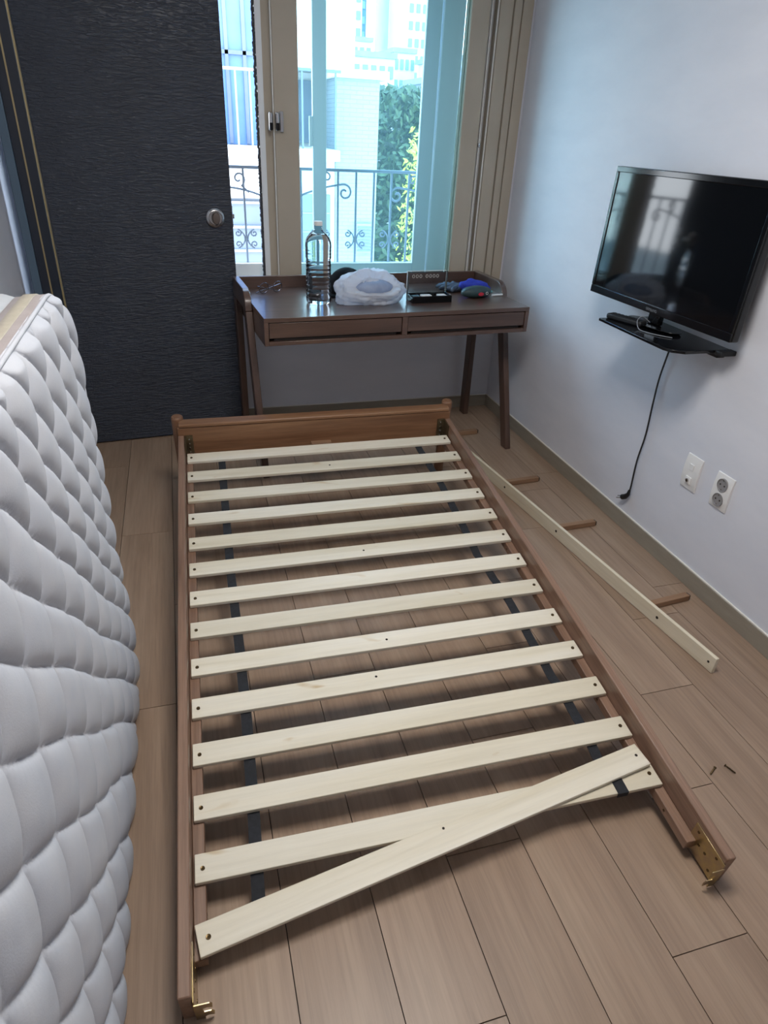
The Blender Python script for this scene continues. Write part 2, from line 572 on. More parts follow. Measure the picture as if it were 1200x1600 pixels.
# ---------------------------------------------------------------- black door standing open by the window
dyaw = math.atan2(0.072, 0.784)
door = bpy.data.objects.new('door_1', None)
COL.objects.link(door)
door.location = (-0.50, 3.228, 0)
door.rotation_euler = (0, 0, dyaw)
struct(door)
leaf = MB().box(0.0, 0.750, 0.0, 0.038, 0.006, 2.10).build('door_leaf', 'door', door, bevel=0.002)
MB().box(-0.010, -0.003, -0.001, 0.010, 0.006, 2.10).build('gold_strip', 'gold', door)
kn = MB()
kn.lathe([(0.001, 0), (0.036, 0), (0.040, .004), (0.040, .012), (0.034, .018), (0.030, .019), (0.028, .016), (0.001, .016)], 40)
ko = kn.build('door_knob', 'chrome', door, smooth=True)
ko.location = (0.672, -0.0005, 1.026)
ko.rotation_euler = (PI / 2, 0, 0)
ov = MB()
ov.lathe([(0.001, .016), (0.024, .016), (0.025, .030), (0.022, .036), (0.001, .037)], 36)
for i, p in enumerate(ov.v):
    ov.v[i] = (p[0] * 0.68 + 0.001, p[1] * 1.05, p[2])
ov.build('knob_grip', 'bronze', ko, smooth=True)
MB().box(0.748, 0.7535, 0.008, 0.030, 0.985, 1.075).box(0.750, 0.761, 0.013, 0.025, 1.02, 1.04).build('latch_plate', 'chrome', door, bevel=0.001)
cas = MB().box(-0.085, -0.012, -0.004, 0.06, 0, 2.16).build('door_casing', 'door_frame', door, bevel=0.002)
MB().box(-0.052, -0.046, -0.0065, 0.0, 0, 2.16).build('silver_strip', 'gold', cas)
MB().box(-0.118, -0.085, -0.012, 0.06, 0, 2.18).build('casing_edge', 'door_frame_lit_edge', door, bevel=0.003)

# ---------------------------------------------------------------- ceiling lamp (above the frame)
lt = thing('ceiling_light', 'flat square white ceiling lamp over the bed frame', 'lamp', (0.45, 1.0, ZC))
MB().box(-.31, .31, -.31, .31, -.035, -.0).build('frame', 'white_plastic', lt, bevel=0.01)
MB().box(-.29, .29, -.29, .29, -.046, -.036).build('diffuser', 'lamp', lt, bevel=0.004)

# ================================================================ BED FRAME (tilted: far end on its legs, near end on the floor)
BO = Vector((-0.13195066, -0.23731838, -0.05133091))
BU = Vector((0.99949569, -0.03045338, 0.00899769)).normalized()
BV = Vector((0.02920039, 0.99277023, 0.11642424))
BV = (BV - BU * BV.dot(BU)).normalized()
BN = BU.cross(BV)
BR = Matrix((BU, BV, BN)).transposed()
OFF = Vector((0.54, 2.83, -0.26))
L = 1.08
vs_ = [2.687, 2.556, 2.421, 2.288, 2.155, 2.027, 1.896, 1.767, 1.632, 1.499, 1.366, 1.233, 1.099]
W_ = lambda u, v, h: BO + BU * u + BV * v + BN * h
bed = thing('bed_frame', 'brown wooden bed frame with pale slats, near end open and resting on the floor', 'bed frame', W_(*OFF), BR)


def bb(name, x0, x1, y0, y1, z0, z1, mat, bev=0.0015, parent=None, lab=None):
    o = MB().box(x0, x1, y0, y1, z0, z1).build(name, mat, parent or bed, bevel=bev, off=OFF)
    if lab:
        o['label'] = lab
    return o


# side rails
bb('side_rail', -0.028, -0.0045, 0.862, 2.778, -0.056, 0.047, 'rail', 0.003)
bb('side_rail', L + .0045, L + .028, 0.862, 2.778, -0.056, 0.047, 'rail', 0.003)
# ledger strips that carry the slats
for x0, x1 in ((-0.004, 0.021), (L - .021, L + .004)):
    o = bb('ledger_strip', x0, x1, 0.935, 2.74, -0.040, -0.0125, 'rail', 0.002)
    for k in range(6):
        y = 1.02 + k * 0.32
        xx = x1 if x0 < 0 else x0
        MB().cyl((xx - .0006, y, -.026), (xx + .0006, y, -.026), .0035, n=12).build('screw', 'screw', o, off=OFF)
# foot board
bb('footboard', -0.028, L + .028, 2.782, 2.806, -0.060, 0.078, 'head', 0.003)
bb('top_cap', -0.022, L + .022, 2.7785, 2.826, 0.079, 0.094, 'head', 0.004)
for x in (-0.026, L + .026):
    p = MB()
    p.lathe([(0.001, -0.335), (0.019, -0.335), (0.021, -0.32), (0.0235, 0.095), (0.0225, 0.101), (0.019, 0.105), (0.001, 0.107)], 24, (x, 2.832, 0))
    p.build('post', 'post', bed, smooth=True, off=OFF)
# metal corner brackets on the foot board and hooks at the open ends
for x0, x1, sx_ in ((-0.003, 0.0, 1), (L + .0, L + .003, -1)):
    o = bb('corner_bracket', x0, x1, 2.715, 2.777, -0.040, 0.045, 'plate_zinc', 0)
    xb = x0 if sx_ > 0 else x1 - .028
    br = MB().box(x0, x0 + .03, 2.774, 2.7815, -0.040, 0.045) if sx_ > 0 else MB().box(x1 - .03, x1, 2.774, 2.7815, -0.040, 0.045)
    br.build('bracket_flange', 'plate_zinc', o, off=OFF)
    sc = MB()
    for h in (-.03, -.01, .01, .032):
        xx = (x0 + .016) if sx_ > 0 else (x1 - .016)
        sc.cyl((xx, 2.774, h), (xx, 2.770, h), .0045, .003, 10)
    sc.build('bracket_screws', 'chrome', o, off=OFF)
ob = bb('beam_bracket', 0.50, 0.585, 2.755, 2.7815, -0.045, -0.020, 'leg_wood', 0.002)
for u in (0.515, 0.57):
    MB().cyl((u, 2.754, -.032), (u, 2.757, -.032), .004, n=12).build('bracket_screw', 'screw', ob, off=OFF)


def hook_plate(x, side):
    """zinc plate on the inner face of a rail end with two turned hooks"""
    t = 0.0022
    xa, xb = (x, x + t) if side > 0 else (x - t, x)
    o = bb('bed_hook_plate', xa, xb, 0.858, 0.955, -0.052, 0.030, 'brass', 0.0006)
    xe = xb if side > 0 else xa
    # turned flange across the rail end with two downward hooks
    y0, y1 = 0.855, 0.8575
    s = side
    poly = [(xa if s > 0 else xb, -0.052), (xe + s * .014, -0.052), (xe + s * .014, -0.040), (xe + s * .020, -0.036),
            (xe + s * .030, -0.040), (xe + s * .031, -0.028), (xe + s * .026, -0.020), (xe + s * .013, -0.018), (xe + s * .012, -0.002),
            (xe + s * .020, 0.001), (xe + s * .029, -0.004), (xe + s * .030, 0.010), (xe + s * .026, 0.018), (xa if s > 0 else xb, 0.020)]
    MB().prism(poly, y0, y1, 'xz').build('hook', 'brass', o, bevel=0.0004, off=OFF)
    for yy, hh in ((.94, .015), (.94, -.035), (.905, -.01), (.88, .018), (.88, -.035), (.925, -.012)):
        MB().cyl((xe, yy, hh), (xe + s * .001, yy, hh), .0035, n=12).build('plate_screw', 'screw', o, off=OFF)
    return o


hook_plate(-0.0042, 1)
hook_plate(L + .0042, -1)


def screw_head(parent, x, y, z, off=None, r=.0044):
    s = MB()
    s.lathe([(0.0005, .0016), (r * .35, .0010), (r * .45, .0016), (r, .0020), (r * 1.08, .0004), (r * 1.08, -.002)][::-1], 16, (x, y, z))
    return s.build('screw', 'screw', parent, off=off)


def slat_mesh(w=0.0595, t=0.0115, l=L - .002):
    mb = MB().box(-l / 2, l / 2, -w / 2, w / 2, -t, 0)
    return mb


holes_mid = {1: (0.50, 0), 5: (0.52, 0), 8: (0.50, 0), 9: (.44, .01)}
slats = []
for i, v in enumerate(vs_):
    o = slat_mesh().build('slat', 'slat', bed, bevel=0.0016)
    o.location = Vector((L / 2, v, 0)) - OFF
    o.rotation_euler = (0, 0, [.003, 0, -.002, -.003, -.001, .001, 0, .001, .001, .001, 0, .001, -.003][i])
    screw_head(o, -L / 2 + .017, -.002, 0)
    screw_head(o, L / 2 - .019, .002, 0)
    if i in holes_mid:
        a, b = holes_mid[i]
        MB().cyl((a - L / 2 + .04, b, -.0005), (a - L / 2 + .04, b, .0004), .0035, n=14).build('screw_hole', 'hole', o)
    if i == 12:
        # black strap looped round the last slat
        pts = [(0.962 - L / 2 + .004 * k / 4, 0, 0) for k in range(5)]
        s = MB()
        x0 = 0.972 - L / 2
        s.box(x0 - .014, x0 + .014, -.031, .0300, .0004, .0022)
        s.box(x0 - .014, x0 + .014, -.0325, -.0304, -.014, .0022)
        s.build('strap_loop', 'strap', o, bevel=0.0006)
# straps under the slats
for us, ue, dirs in (([(.131, 2.70), (.128, 2.4), (.126, 2.0), (.131, 1.7), (.132, 1.45), (.128, 1.2), (.121, .985)], 0, 0),
                     ([(.935, 2.72), (.948, 2.374), (.945, 2.11), (.940, 1.959), (.962, 1.716), (.963, 1.449), (.970, 1.296), (.966, 1.174), (.972, 1.072)], 0, 0)):
    st = []
    # resample
    for a, b in zip(us[:-1], us[1:]):
        for k in range(8):
            q = k / 8
            st.append((a[0] + (b[0] - a[0]) * q, a[1] + (b[1] - a[1]) * q))
    st.append(us[-1])
    vs2, fs2 = [], []
    for k, (x, y) in enumerate(st):
        dmin = min(abs(y - v) for v in vs_)
        h = -0.0128 - 0.004 * min(1, max(0, (dmin - .03) / .035))
        for dx, dz in ((-.0135, 0), (.0135, 0), (.0135, -.0018), (-.0135, -.0018)):
            vs2.append((x + dx, y, h + dz))
    n = len(st)
    for k in range(n - 1):
        for j in range(4):
            a, b = 4 * k + j, 4 * k + (j + 1) % 4
            fs2.append((a, b, b + 4, a + 4))
    fs2 += [(3, 2, 1, 0), (4 * n - 4, 4 * n - 3, 4 * n - 2, 4 * n - 1)]
    MB().add(vs2, fs2).build('strap', 'strap', bed, off=OFF)

# loose slat lying across the near end
ls = slat_mesh(t=.0105).build('loose_slat', 'slat', None, bevel=0.0016)
A = W_(0.012, 0.965, 0.003)      # near left
B = W_(1.058, 1.143, 0.0135)      # far right, on top of the last slat
mid = (A + B) / 2
ux = (B - A).normalized()
uy = (BN.cross(ux)).normalized()
uz = ux.cross(uy)
ls.matrix_world = Matrix.Translation(mid) @ Matrix((ux, uy, uz)).transposed().to_4x4()
tag(ls, 'loose pale slat lying slantwise over the last slat of the bed frame', 'slat')
screw_head(ls, -L / 2 + .022, 0.0, 0, r=.0048)
MB().cyl((L / 2 - .02, .002, -.0005), (L / 2 - .02, .002, .0004), .0036, n=14).build('screw_hole', 'hole', ls)
MB().cyl((-.005, .018, -.0005), (-.005, .018, .0004), .003, n=14).build('screw_hole', 'hole', ls)

# ================================================================ SUPPORT BEAM with four feet lying by the wall
bx0, by0, bx1, by1 = 1.262, 2.70, 1.436, 1.145
bd = Vector((bx1 - bx0, by1 - by0, 0))
bl = bd.length
bd.normalize()
bn = Vector((-bd.y, bd.x, 0))            # towards the right wall
if bn.x < 0:
    bn = -bn
beam = thing('support_beam', 'long pale centre beam standing on edge with short brown feet, between bed frame and right wall', 'bed part', (bx0, by0, 0), Matrix((bn, -bd, Vector((0, 0, 1)))).transposed())
# local: x to the wall, y back towards the window (0 .. -bl)
y0b = 0.36
MB().box(0, .013, -bl, y0b, 0.0012, 0.058).build('beam_board', 'slat_y', beam, bevel=0.0015)
for d in (0.0, .35, .745, 1.32, bl - .022):
    MB().cyl((-.0008, -d, .031), (.001, -d, .031), .0052 if d < bl - .1 else .004, n=14).build('screw_hole', 'hole', beam)
for d, ll, yaw in ((-0.30, .205, .03), (.285, .205, .03), (.70, .205, .06), (1.24, .198, .02)):
    lg = MB().box(0.0, ll, -.0125, .0125, 0, .022)
    o = lg.build('leg', 'leg_wood', beam, bevel=0.002)
    o.location = (0.0135, -d, 0.0015)
    o.rotation_euler = (0, 0, -yaw)
    MB().box(ll + .0005, ll + .006, -.0105, .0105, .002, .020).build('foot_cap', 'cord', o, bevel=0.002)

# ================================================================ two screws on the floor
for k, (x, y, rz, lab) in enumerate(((1.175, .832, 0.5, 'small screw lying on the floor nearer the bed rail'),
                                     (1.243, .818, 1.9, 'small screw lying on the floor farther from the bed rail'))):
    t = thing('wood_screw', lab, 'screw', (x, y, 0.004), (0, 0, rz), 'loose screws on the floor')
    s = MB()
    prof = [(0.0004, 0)]
    for j in range(14):
        prof += [(0.0015 if j % 2 else 0.0024, 0.003 + j * .0017)]
    s.lathe(prof + [(0.0017, .028)], 10)
    sh = s.build('shank', 'screw', t, smooth=True)
    sh.rotation_euler = (0, PI / 2, 0)
    hd = MB().lathe([(0.0004, .028), (.0022, .0281), (.0040, .0305), (.0004, .031)], 14).build('head', 'screw', t)
    hd.rotation_euler = (0, PI / 2, 0)

# ================================================================ DESK
DW, DD, DS, DR, DB = 1.222, 0.570, 0.727, 0.780, 0.615
dk = thing('writing_desk', 'dark brown wooden desk with two drawers and raised rim under the window', 'desk', (0.296, 2.675, 0), (0, 0, 0.0706))
MB().box(0, DW, 0, DD, DS - .018, DS).build('desktop', 'desk', dk, bevel=0.0015)
MB().box(0, .018, 0, DD - .02, DB, DS - .0185).box(DW - .018, DW, 0, DD - .02, DB, DS - .0185).box(.0185, DW - .0185, 0.0, DD - .02, DB, DB + .016) \
    .box(.0185, DW - .0185, DD - .035, DD - .02, DB + .0165, DS - .0185).box(DW / 2 - .012, DW / 2 + .012, 0.0, DD - .04, DB + .0165, DS - .0185).build('drawer_case', 'desk', dk, bevel=0.001)
for x0, x1 in ((.021, DW / 2 - .015), (DW / 2 + .015, DW - .021)):
    o = MB().box(x0, x1, .004, .022, DB + .030, DS - .0215).build('drawer', 'desk', dk, bevel=0.001)
    MB().box(x0 + .004, x1 - .004, .024, DD - .06, DB + .022, DS - .03).build('drawer_box', 'desk_dark', o)
    MB().box(x0 + .02, x1 - .02, .012, .0235, DB + .0175, DB + .0295).build('finger_groove', 'desk_dark', o)
MB().box(0.0, DW, DD + .0005, DD + .016, DS - .02, DR).build('back_rim', 'desk', dk, bevel=0.002)
rim = [(DD + .016, DR), (DD + .016, DS - .03), (.31, DS - .03)]
arc = []
for k in range(9):
    a = math.radians(180 - 10 - k * 10)
    arc.append((.335 + .075 * math.cos(a), (DR - .075) + .075 * math.sin(a)))
for x0, x1 in ((-.030, -.0005), (DW + .0005, DW + .030)):
    poly = [(.255, DS - .03)] + arc + [(DD + .016, DR), (DD + .016, DS - .03)]
    MB().prism(poly, x0, x1, 'yz').build('side_rim', 'desk', dk, bevel=0.003)
    lo = [(.028, 0), (.080, 0), (.310, DS - .031), (.252, DS - .031)]
    MB().prism(lo, x0, x1, 'yz').build('leg', 'desk_leg', dk, bevel=0.003)
    lo = [(.524, 0), (.580, 0), (.586, DS - .031), (.530, DS - .031)]
    MB().prism(lo, x0, x1, 'yz').build('leg', 'desk_leg', dk, bevel=0.003)

ZD = DS
# ---------------------------------------------------------------- bottle
bt = thing('water_bottle', 'large clear ribbed plastic bottle of water with white cap on the desk', 'bottle', (0.567, 2.925, ZD + .0005), (0, 0, .3))
bt.scale = (1.12, 1.12, 1.03)
prof = [(.001, .006), (.030, .004), (.040, .0), (.046, .006), (.0485, .014)]
z = .02
while z < .165:
    prof += [(.0482, z), (.0486, z + .006), (.0468, z + .009), (.0467, z + .0105), (.0484, z + .0145)]
    z += .0165
prof += [(.0485, z), (.0462, z + .004), (.0462, z + .010), (.0488, z + .016)]
z += .020
for k in range(3):
    prof += [(.0492, z), (.0478, z + .004), (.0492, z + .008)]
    z += .013
top0 = [(.0492, .232), (.0475, .248), (.042, .262), (.033, .274), (.022, .285), (.0150, .291)]
prof_w = prof + top0[:4] + [(.0325, .2745), (.001, .2748)]
MB().lathe([(max(.0008, (r + .046) / 2 - .0014 if r > .0440 else r - .0012), zz * .998 + .001) for r, zz in prof_w], 40).build('water', 'water', bt, smooth=True, angle=60)
prof_b = prof + top0 + [(.0142, .297), (.0165, .299), (.0165, .301), (.0142, .303), (.0142, .306), (.001, .3062)]
MB().lathe(prof_b, 40).build('bottle_body', 'pet', bt, smooth=True, angle=60)
cp = MB()
R_ = []
for zz, r in ((.3065, .0005), (.3065, .0158), (.3215, .0155), (.3225, .0145), (.3225, .0005)):
    R_.append([Vector(((r + (.0004 if k % 2 and r > .01 else 0)) * math.cos(2 * PI * k / 48), (r + (.0004 if k % 2 and r > .01 else 0)) * math.sin(2 * PI * k / 48), zz)) for k in range(48)])
cp.rings(R_).build('bottle_cap', 'white_plastic', bt)

# ---------------------------------------------------------------- spectacles
gl = thing('eyeglasses', 'round thin-rimmed eyeglasses standing folded on the desk left of the bottle', 'glasses', (0.385, 3.13, ZD + .0018), (0, 0, 0.45))
M['glass_rim'] = base_mat('gunmetal_rim', srgb(120, 116, 124), 0.25, 0.9)
for sx_ in (-1, 1):
    cx = sx_ * .036
    ring = [(cx + .0235 * math.cos(2 * PI * k / 32), -.006 * math.sin(2 * PI * k / 32), .0255 + .0242 * math.sin(2 * PI * k / 32)) for k in range(32)]
    MB().tube(ring, .0020, 8, closed=True).build('rim', 'glass_rim', gl, smooth=True)
    lens = MB()
    lens.rings([[Vector((cx + rr * math.cos(2 * PI * k / 32), y - rr / .0235 * .006 * math.sin(2 * PI * k / 32), .0255 + rr * math.sin(2 * PI * k / 32))) for k in range(32)] for rr, y in ((.0228, -.0004), (.0228, .0006))])
    lens.build('lens', 'clear', gl)
    tp_ = [(sx_ * .058, 0, .034), (sx_ * .062, .012, .034), (sx_ * .055, .018, .030), (0, .020 + .005 * sx_, .016), (-sx_ * .045, .026 + .004 * sx_, .006), (-sx_ * .062, .028, .0022)]
    MB().tube(tp_, .0018, 8).build('temple', 'glass_rim', gl, smooth=True)
MB().tube([(-.011, 0, .030), (-.004, -.001, .034), (.004, -.001, .034), (.011, 0, .030)], .0013, 8).build('bridge', 'glass_rim', gl, smooth=True)

# ---------------------------------------------------------------- plastic bag
bag = thing('plastic_bag', 'crumpled white plastic carrier bag holding bluish pouch, in the middle of the desk', 'bag', (0.800, 2.930, ZD + .001), (0, 0, .1))
bm_ = MB()
NT, NR = 120, 64
d0 = Vector((0.02, -.62, .62)).normalized()
rings = []
for j in range(NR):
    a = PI * j / (NR - 1) - PI / 2
    ring = []
    for k in range(NT):
        t = 2 * PI * k / NT
        d = Vector((math.cos(a) * math.cos(t), math.cos(a) * math.sin(t), math.sin(a)))
        q = 1 + .16 * noise.noise(d * 1.7 + Vector((4, 1, 7)))
        q += -.13 * abs(noise.noise(d * 3.6 + Vector((2, 8, 3)))) + .05 * noise.noise(d * 9)
        q -= .035 * abs(noise.noise(Vector((d.x * 14, d.y * 14, d.z * 5))))
        w = Vector((d.x * .62, d.y, d.z)).normalized().dot(d0)
        w2 = w + .035 * noise.noise(d * 5)
        c = min(1, max(0, (w2 - .74) / .05))
        q *= 1 - .36 * c * c * (3 - 2 * c)
        q += .05 * math.exp(-((w2 - .73) / .025) ** 2)
        p = Vector((d.x * .166 * q, d.y * .105 * q, d.z * .098 * q + .044))
        if p.z < 0:
            p.z = .002 * max(0, noise.noise(d * 8))
            p.x *= .97
            p.y *= .97
        if d.z > .2:
            p.x *= 1 - .25 * (d.z - .2)
        ring.append(p)
    rings.append(ring)
bm_.rings(rings)
bm_.build('bag_skin', 'bag', bag, smooth=True, angle=180)
inner = MB()
for cx_, rx, seed in ((.010, .092, 1),):
    R_ = []
    for j in range(12):
        a = PI * j / 11 - PI / 2
        R_.append([Vector((cx_ + rx * math.cos(a) * math.cos(2 * PI * k / 24) * (1 + .10 * noise.noise(Vector((k * .5, j * .6, seed)))), -.024 + .050 * math.cos(a) * math.sin(2 * PI * k / 24), .060 + .040 * math.sin(a))) for k in range(24)])
    MB().rings(R_).build('contents', 'bag_inside', bag, smooth=True, angle=180)

# ---------------------------------------------------------------- black cap behind the bag
M['cap_cloth'] = base_mat('black_cap_cloth', srgb(16, 17, 20), 0.95, 0, 0.15)
cap = thing('black_cap', 'black cloth cap lying behind the white plastic bag', 'cap', (0.735, 3.115, ZD + .0005), (0, 0, 3.5))
R_ = []
for j in range(10):
    a = PI / 2 * j / 9
    R_.append([Vector((.100 * math.cos(a) * math.cos(2 * PI * k / 32) * (1 + .02 * math.sin(3 * 2 * PI * k / 32)), .080 * math.cos(a) * math.sin(2 * PI * k / 32), .002 + .112 * math.sin(a) ** .9)) for k in range(32)])
MB().rings(R_).build('crown', 'cap_cloth', cap, smooth=True)
br = MB()
ra, rb = [], []
for k in range(17):
    a = -PI * .42 + PI * .84 * k / 16
    ra.append(Vector((.092 * math.cos(a), .074 * math.sin(a), .006)))
    rb.append(Vector((.150 * math.cos(a * .8), .078 * math.sin(a), .012 - .012 * abs(math.sin(a)))))
vs2 = ra + rb + [p + Vector((0, 0, .003)) for p in ra + rb]
n = 17
fs2 = [(i, i + 1, n + i + 1, n + i) for i in range(16)] + [(2 * n + i, 3 * n + i, 3 * n + i + 1, 2 * n + i + 1) for i in range(16)] + \
      [(n + i, n + i + 1, 3 * n + i + 1, 3 * n + i) for i in range(16)] + [(i, 2 * n + i, 2 * n + i + 1, i + 1) for i in range(16)] + [(0, n, 3 * n, 2 * n), (16, 2 * n + 16, 3 * n + 16, n + 16)]
br.add(vs2, fs2).build('brim', 'cap_cloth', cap, smooth=True)

# ---------------------------------------------------------------- clear lidded case
cs = thing('clear_lid_case', 'open black case with upright clear plastic lid, right of the bag', 'case', (1.080, 2.915, ZD + .0005), (0, 0, .07))
cs.scale = (1.1, 1.0, 1.0)
tr_ = MB().box(-.088, .088, -.035, .045, 0, .004)
tr_.box(-.088, -.085, -.035, .045, .0041, .030).box(.085, .088, -.035, .045, .0041, .030).box(-.0849, .0849, -.035, -.032, .0041, .030).box(-.0849, .0849, .042, .045, .0041, .030)
tr_.build('tray', 'black_gloss', cs, bevel=0.001)
for k, (x, y, w, d, h, mt) in enumerate(((-.06, .005, .040, .05, .020, 'black_matte'), (-.012, .012, .045, .03, .022, 'white_plastic'), (.015, -.015, .05, .018, .018, 'chrome'), (.060, .010, .036, .04, .021, 'white_plastic'), (-.02, -.018, .03, .014, .018, 'chrome'))):
    MB().box(x - w / 2, x + w / 2, y - d / 2, y + d / 2, .0045, .0045 + h).build('fitting', mt, cs, bevel=0.003)
for x in (-.055, -.035):
    MB().cyl((x, -.024, .008), (x + .012, -.022, .026), .006, .004, 12).build('nozzle', 'chrome', cs)
lid = MB().box(-.087, .087, .0455, .0475, .028, .124).build('lid', 'case_clear', cs)
MB().box(-.088, .088, .028, .0452, .1215, .124).box(-.088, -.086, .028, .0452, .028, .1212).box(.086, .088, .028, .0452, .028, .1212).build('lid_edge', 'case_clear', lid)
MB().box(-.088, .088, .044, .0484, .1242, .1256).box(.0872, .0886, .044, .0484, .028, .124).box(-.0886, -.0872, .044, .0484, .028, .124).build('lid_rim', 'gasket', lid)
em = MB()
for k in range(7):
    x = -.060 + k * .016 + (.012 if k > 2 else 0)
    em.tube([(x + .005 * math.cos(a * .7), .0448, .102 + .007 * math.sin(a * .7)) for a in range(9)], .0008, 5, closed=True)
em.build('embossed_marks', 'gasket', lid)

# ---------------------------------------------------------------- work glove
gv = thing('work_glove', 'blue knit work glove with dark grey rubber fingers at the right end of the desk', 'glove', (1.335, 3.09, ZD + .001), (0, 0, 0.25))
M['glove_blue'] = noisy('blue_knit', srgb(30, 42, 140), srgb(42, 58, 170), 0.85, 60, 0.8, 700)
M['glove_grey'] = noisy('dark_rubber', srgb(52, 64, 82), srgb(70, 84, 102), 0.55, 80, 0.4, 300)


def blob(name, mat, parent, c, r, rz=0, amp=.12, fr=1.6, seed=0, flat=True, n=28, m_=14):
    R_ = []
    cr, sr = math.cos(rz), math.sin(rz)
    for j in range(m_):
        a = PI * j / (m_ - 1) - PI / 2
        ring = []
        for k in range(n):
            t = 2 * PI * k / n
            d = Vector((math.cos(a) * math.cos(t), math.cos(a) * math.sin(t), math.sin(a)))
            q = 1 + amp * noise.noise(d * fr + Vector((seed, seed * 2, 0)))
            p = Vector((d.x * r[0] * q, d.y * r[1] * q, d.z * r[2] * q))
            p = Vector((p.x * cr - p.y * sr, p.x * sr + p.y * cr, p.z)) + Vector(c)
            if flat:
                p.z = max(p.z, .0)
            ring.append(p)
        R_.append(ring)
    return MB().rings(R_).build(name, mat, parent, smooth=True, angle=180)


blob('cuff', 'glove_blue', gv, (.030, -.015, .027), (.075, .046, .032), -.55, .28, 2.2, 3)
blob('palm', 'glove_grey', gv, (-.045, .045, .016), (.060, .045, .020), 0.2, .2, 2.0, 5)
for k, (x, y, ang, ll) in enumerate(((-.085, .035, 2.6, .045), (-.080, .065, 2.2, .05), (-.050, .085, 1.7, .05), (-.015, .085, 1.2, .045), (-.060, .010, -2.6, .045))):
    pts = [(x - .02 * math.cos(ang), y - .02 * math.sin(ang), .014), (x, y, .022), (x + ll * .6 * math.cos(ang), y + ll * .6 * math.sin(ang), .020), (x + ll * math.cos(ang), y + ll * math.sin(ang), .012)]
    MB().tube(pts, [.011, .012, .011, .007], 12).build('finger', 'glove_grey', gv, smooth=True, angle=180)

# ---------------------------------------------------------------- green pouch with red patch
M['pouch_green'] = noisy('dark_green_rubber', srgb(38, 58, 62), srgb(46, 70, 72), 0.5, 40, 0.3, 300)
M['red_patch'] = base_mat('red_patch', srgb(190, 40, 60), 0.5)
M['teal'] = base_mat('teal_ring', srgb(90, 150, 150), 0.4)
pc = thing('green_measure', 'dark green rounded hand tool with red patch, in front of the blue glove', 'tool', (1.335, 2.972, ZD + .0005), (0, 0, .12))
blob('body', 'pouch_green', pc, (0, 0, .026), (.080, .036, .028), 0, .06, 1.5, 1, n=36, m_=18)
rd = MB()
rd.rings([[Vector((.006 + .014 * math.cos(2 * PI * k / 20), y, .022 + .008 * math.sin(2 * PI * k / 20))) for k in range(20)] for y in (-.0385, -.030)])
rd.build('red_patch', 'red_patch', pc)
rg = [(.040 + .0055 * math.cos(2 * PI * k / 20), -.0330, .024 + .006 * math.sin(2 * PI * k / 20)) for k in range(20)]
MB().tube(rg, .0010, 6, closed=True).build('white_mark', 'white_plastic', pc)
MB().tube([(.070 + .026 * math.cos(2 * PI * k / 24), .022 + .022 * math.sin(2 * PI * k / 24), .020) for k in range(24)], .0045, 8, closed=True).build('loop', 'teal', pc, smooth=True)
pn_ = MB().cyl((0, 0, .006), (.062, .004, .006), .0050, .0042, 14)
po = pn_.build('white_cap_stick', 'white_plastic', None, smooth=True)
po.location = (1.425, 2.985, ZD)
po.rotation_euler = (0, 0, .15)
tag(po, 'short white stick lying beside the green hand tool', 'stick')
cr = blob('crumb', 'white_plastic', None, (0, 0, .003), (.006, .005, .0035), 0, .3, 3, 2, n=12, m_=8)
cr.location = (1.222, 3.03, ZD)
tag(cr, 'small white scrap between the clear case and the glove', 'scrap')

# ================================================================ TV, shelf, remote, cord
TL = Vector((1.563, 2.353, 1.324))
yaw, tilt = 0.046, 0.034
ta = Vector((math.sin(yaw), -math.cos(yaw), 0))
tn = ta.cross(Vector((0, 0, 1)))
td = Vector((0, 0, -1)) * math.cos(tilt) + tn * math.sin(tilt)
if tn.x > 0:
    pass
nrm = ta.cross(-td)                # faces the room or the wall
if nrm.x > 0:
    back = nrm
else:
    back = -nrm
TW, TH = .74, .44
base_c = TL + ta * TW / 2 + td * TH
up = -td
RT = Matrix((ta, back, up)).transposed()
if RT.determinant() < 0:
    RT = Matrix((-ta, back, up)).transposed()
    sg = -1
else:
    sg = 1
tv = thing('television', 'black flat television on a wall shelf, reflecting the window', 'television', base_c, RT)
hx = TW / 2
MB().box(-hx, hx, .0, .030, 0, TH).build('housing', 'black_gloss', tv, bevel=0.006, seg=3)
MB().box(-hx + .05, hx - .05, .0305, .058, .03, TH - .09).build('rear_cover', 'black_matte', tv, bevel=0.014, seg=3)
bz = MB()
for x0, x1, z0, z1 in ((-hx + .001, hx - .001, .001, .028), (-hx + .001, hx - .001, TH - .020, TH - .001), (-hx + .001, -hx + .018, .0282, TH - .0202), (hx - .018, hx - .001, .0282, TH - .0202)):
    bz.box(x0, x1, -.006, -.0005, z0, z1)
bz.build('bezel', 'black_gloss', tv, bevel=0.002)
MB().box(-hx + .018, hx - .018, -.0030, -.0005, .028, TH - .020).build('screen', 'screen', tv)
fc = bpy.data.curves.new('lettering', 'FONT')
fc.body = 'SAMSUNG'
fc.size = .0125
fc.extrude = .0002
fc.align_x = 'CENTER'
tmp = bpy.data.objects.new('tmp', fc)
COL.objects.link(tmp)
bpy.context.view_layer.update()
me = bpy.data.meshes.new_from_object(tmp.evaluated_get(bpy.context.evaluated_depsgraph_get()))
bpy.data.objects.remove(tmp)
me.materials.clear()
me.materials.append(M['chrome'])
lt_ = bpy.data.objects.new('lettering', me)
COL.objects.link(lt_)
lt_.parent = tv
lt_.location = (0.0 * sg, -.0064, .0085)
lt_.rotation_euler = (PI / 2, 0, 0)
MB().box(-.03, .03, .012, .034, -.036, .03).build('stand_neck', 'black_gloss', tv, bevel=0.005)
st_ = MB()
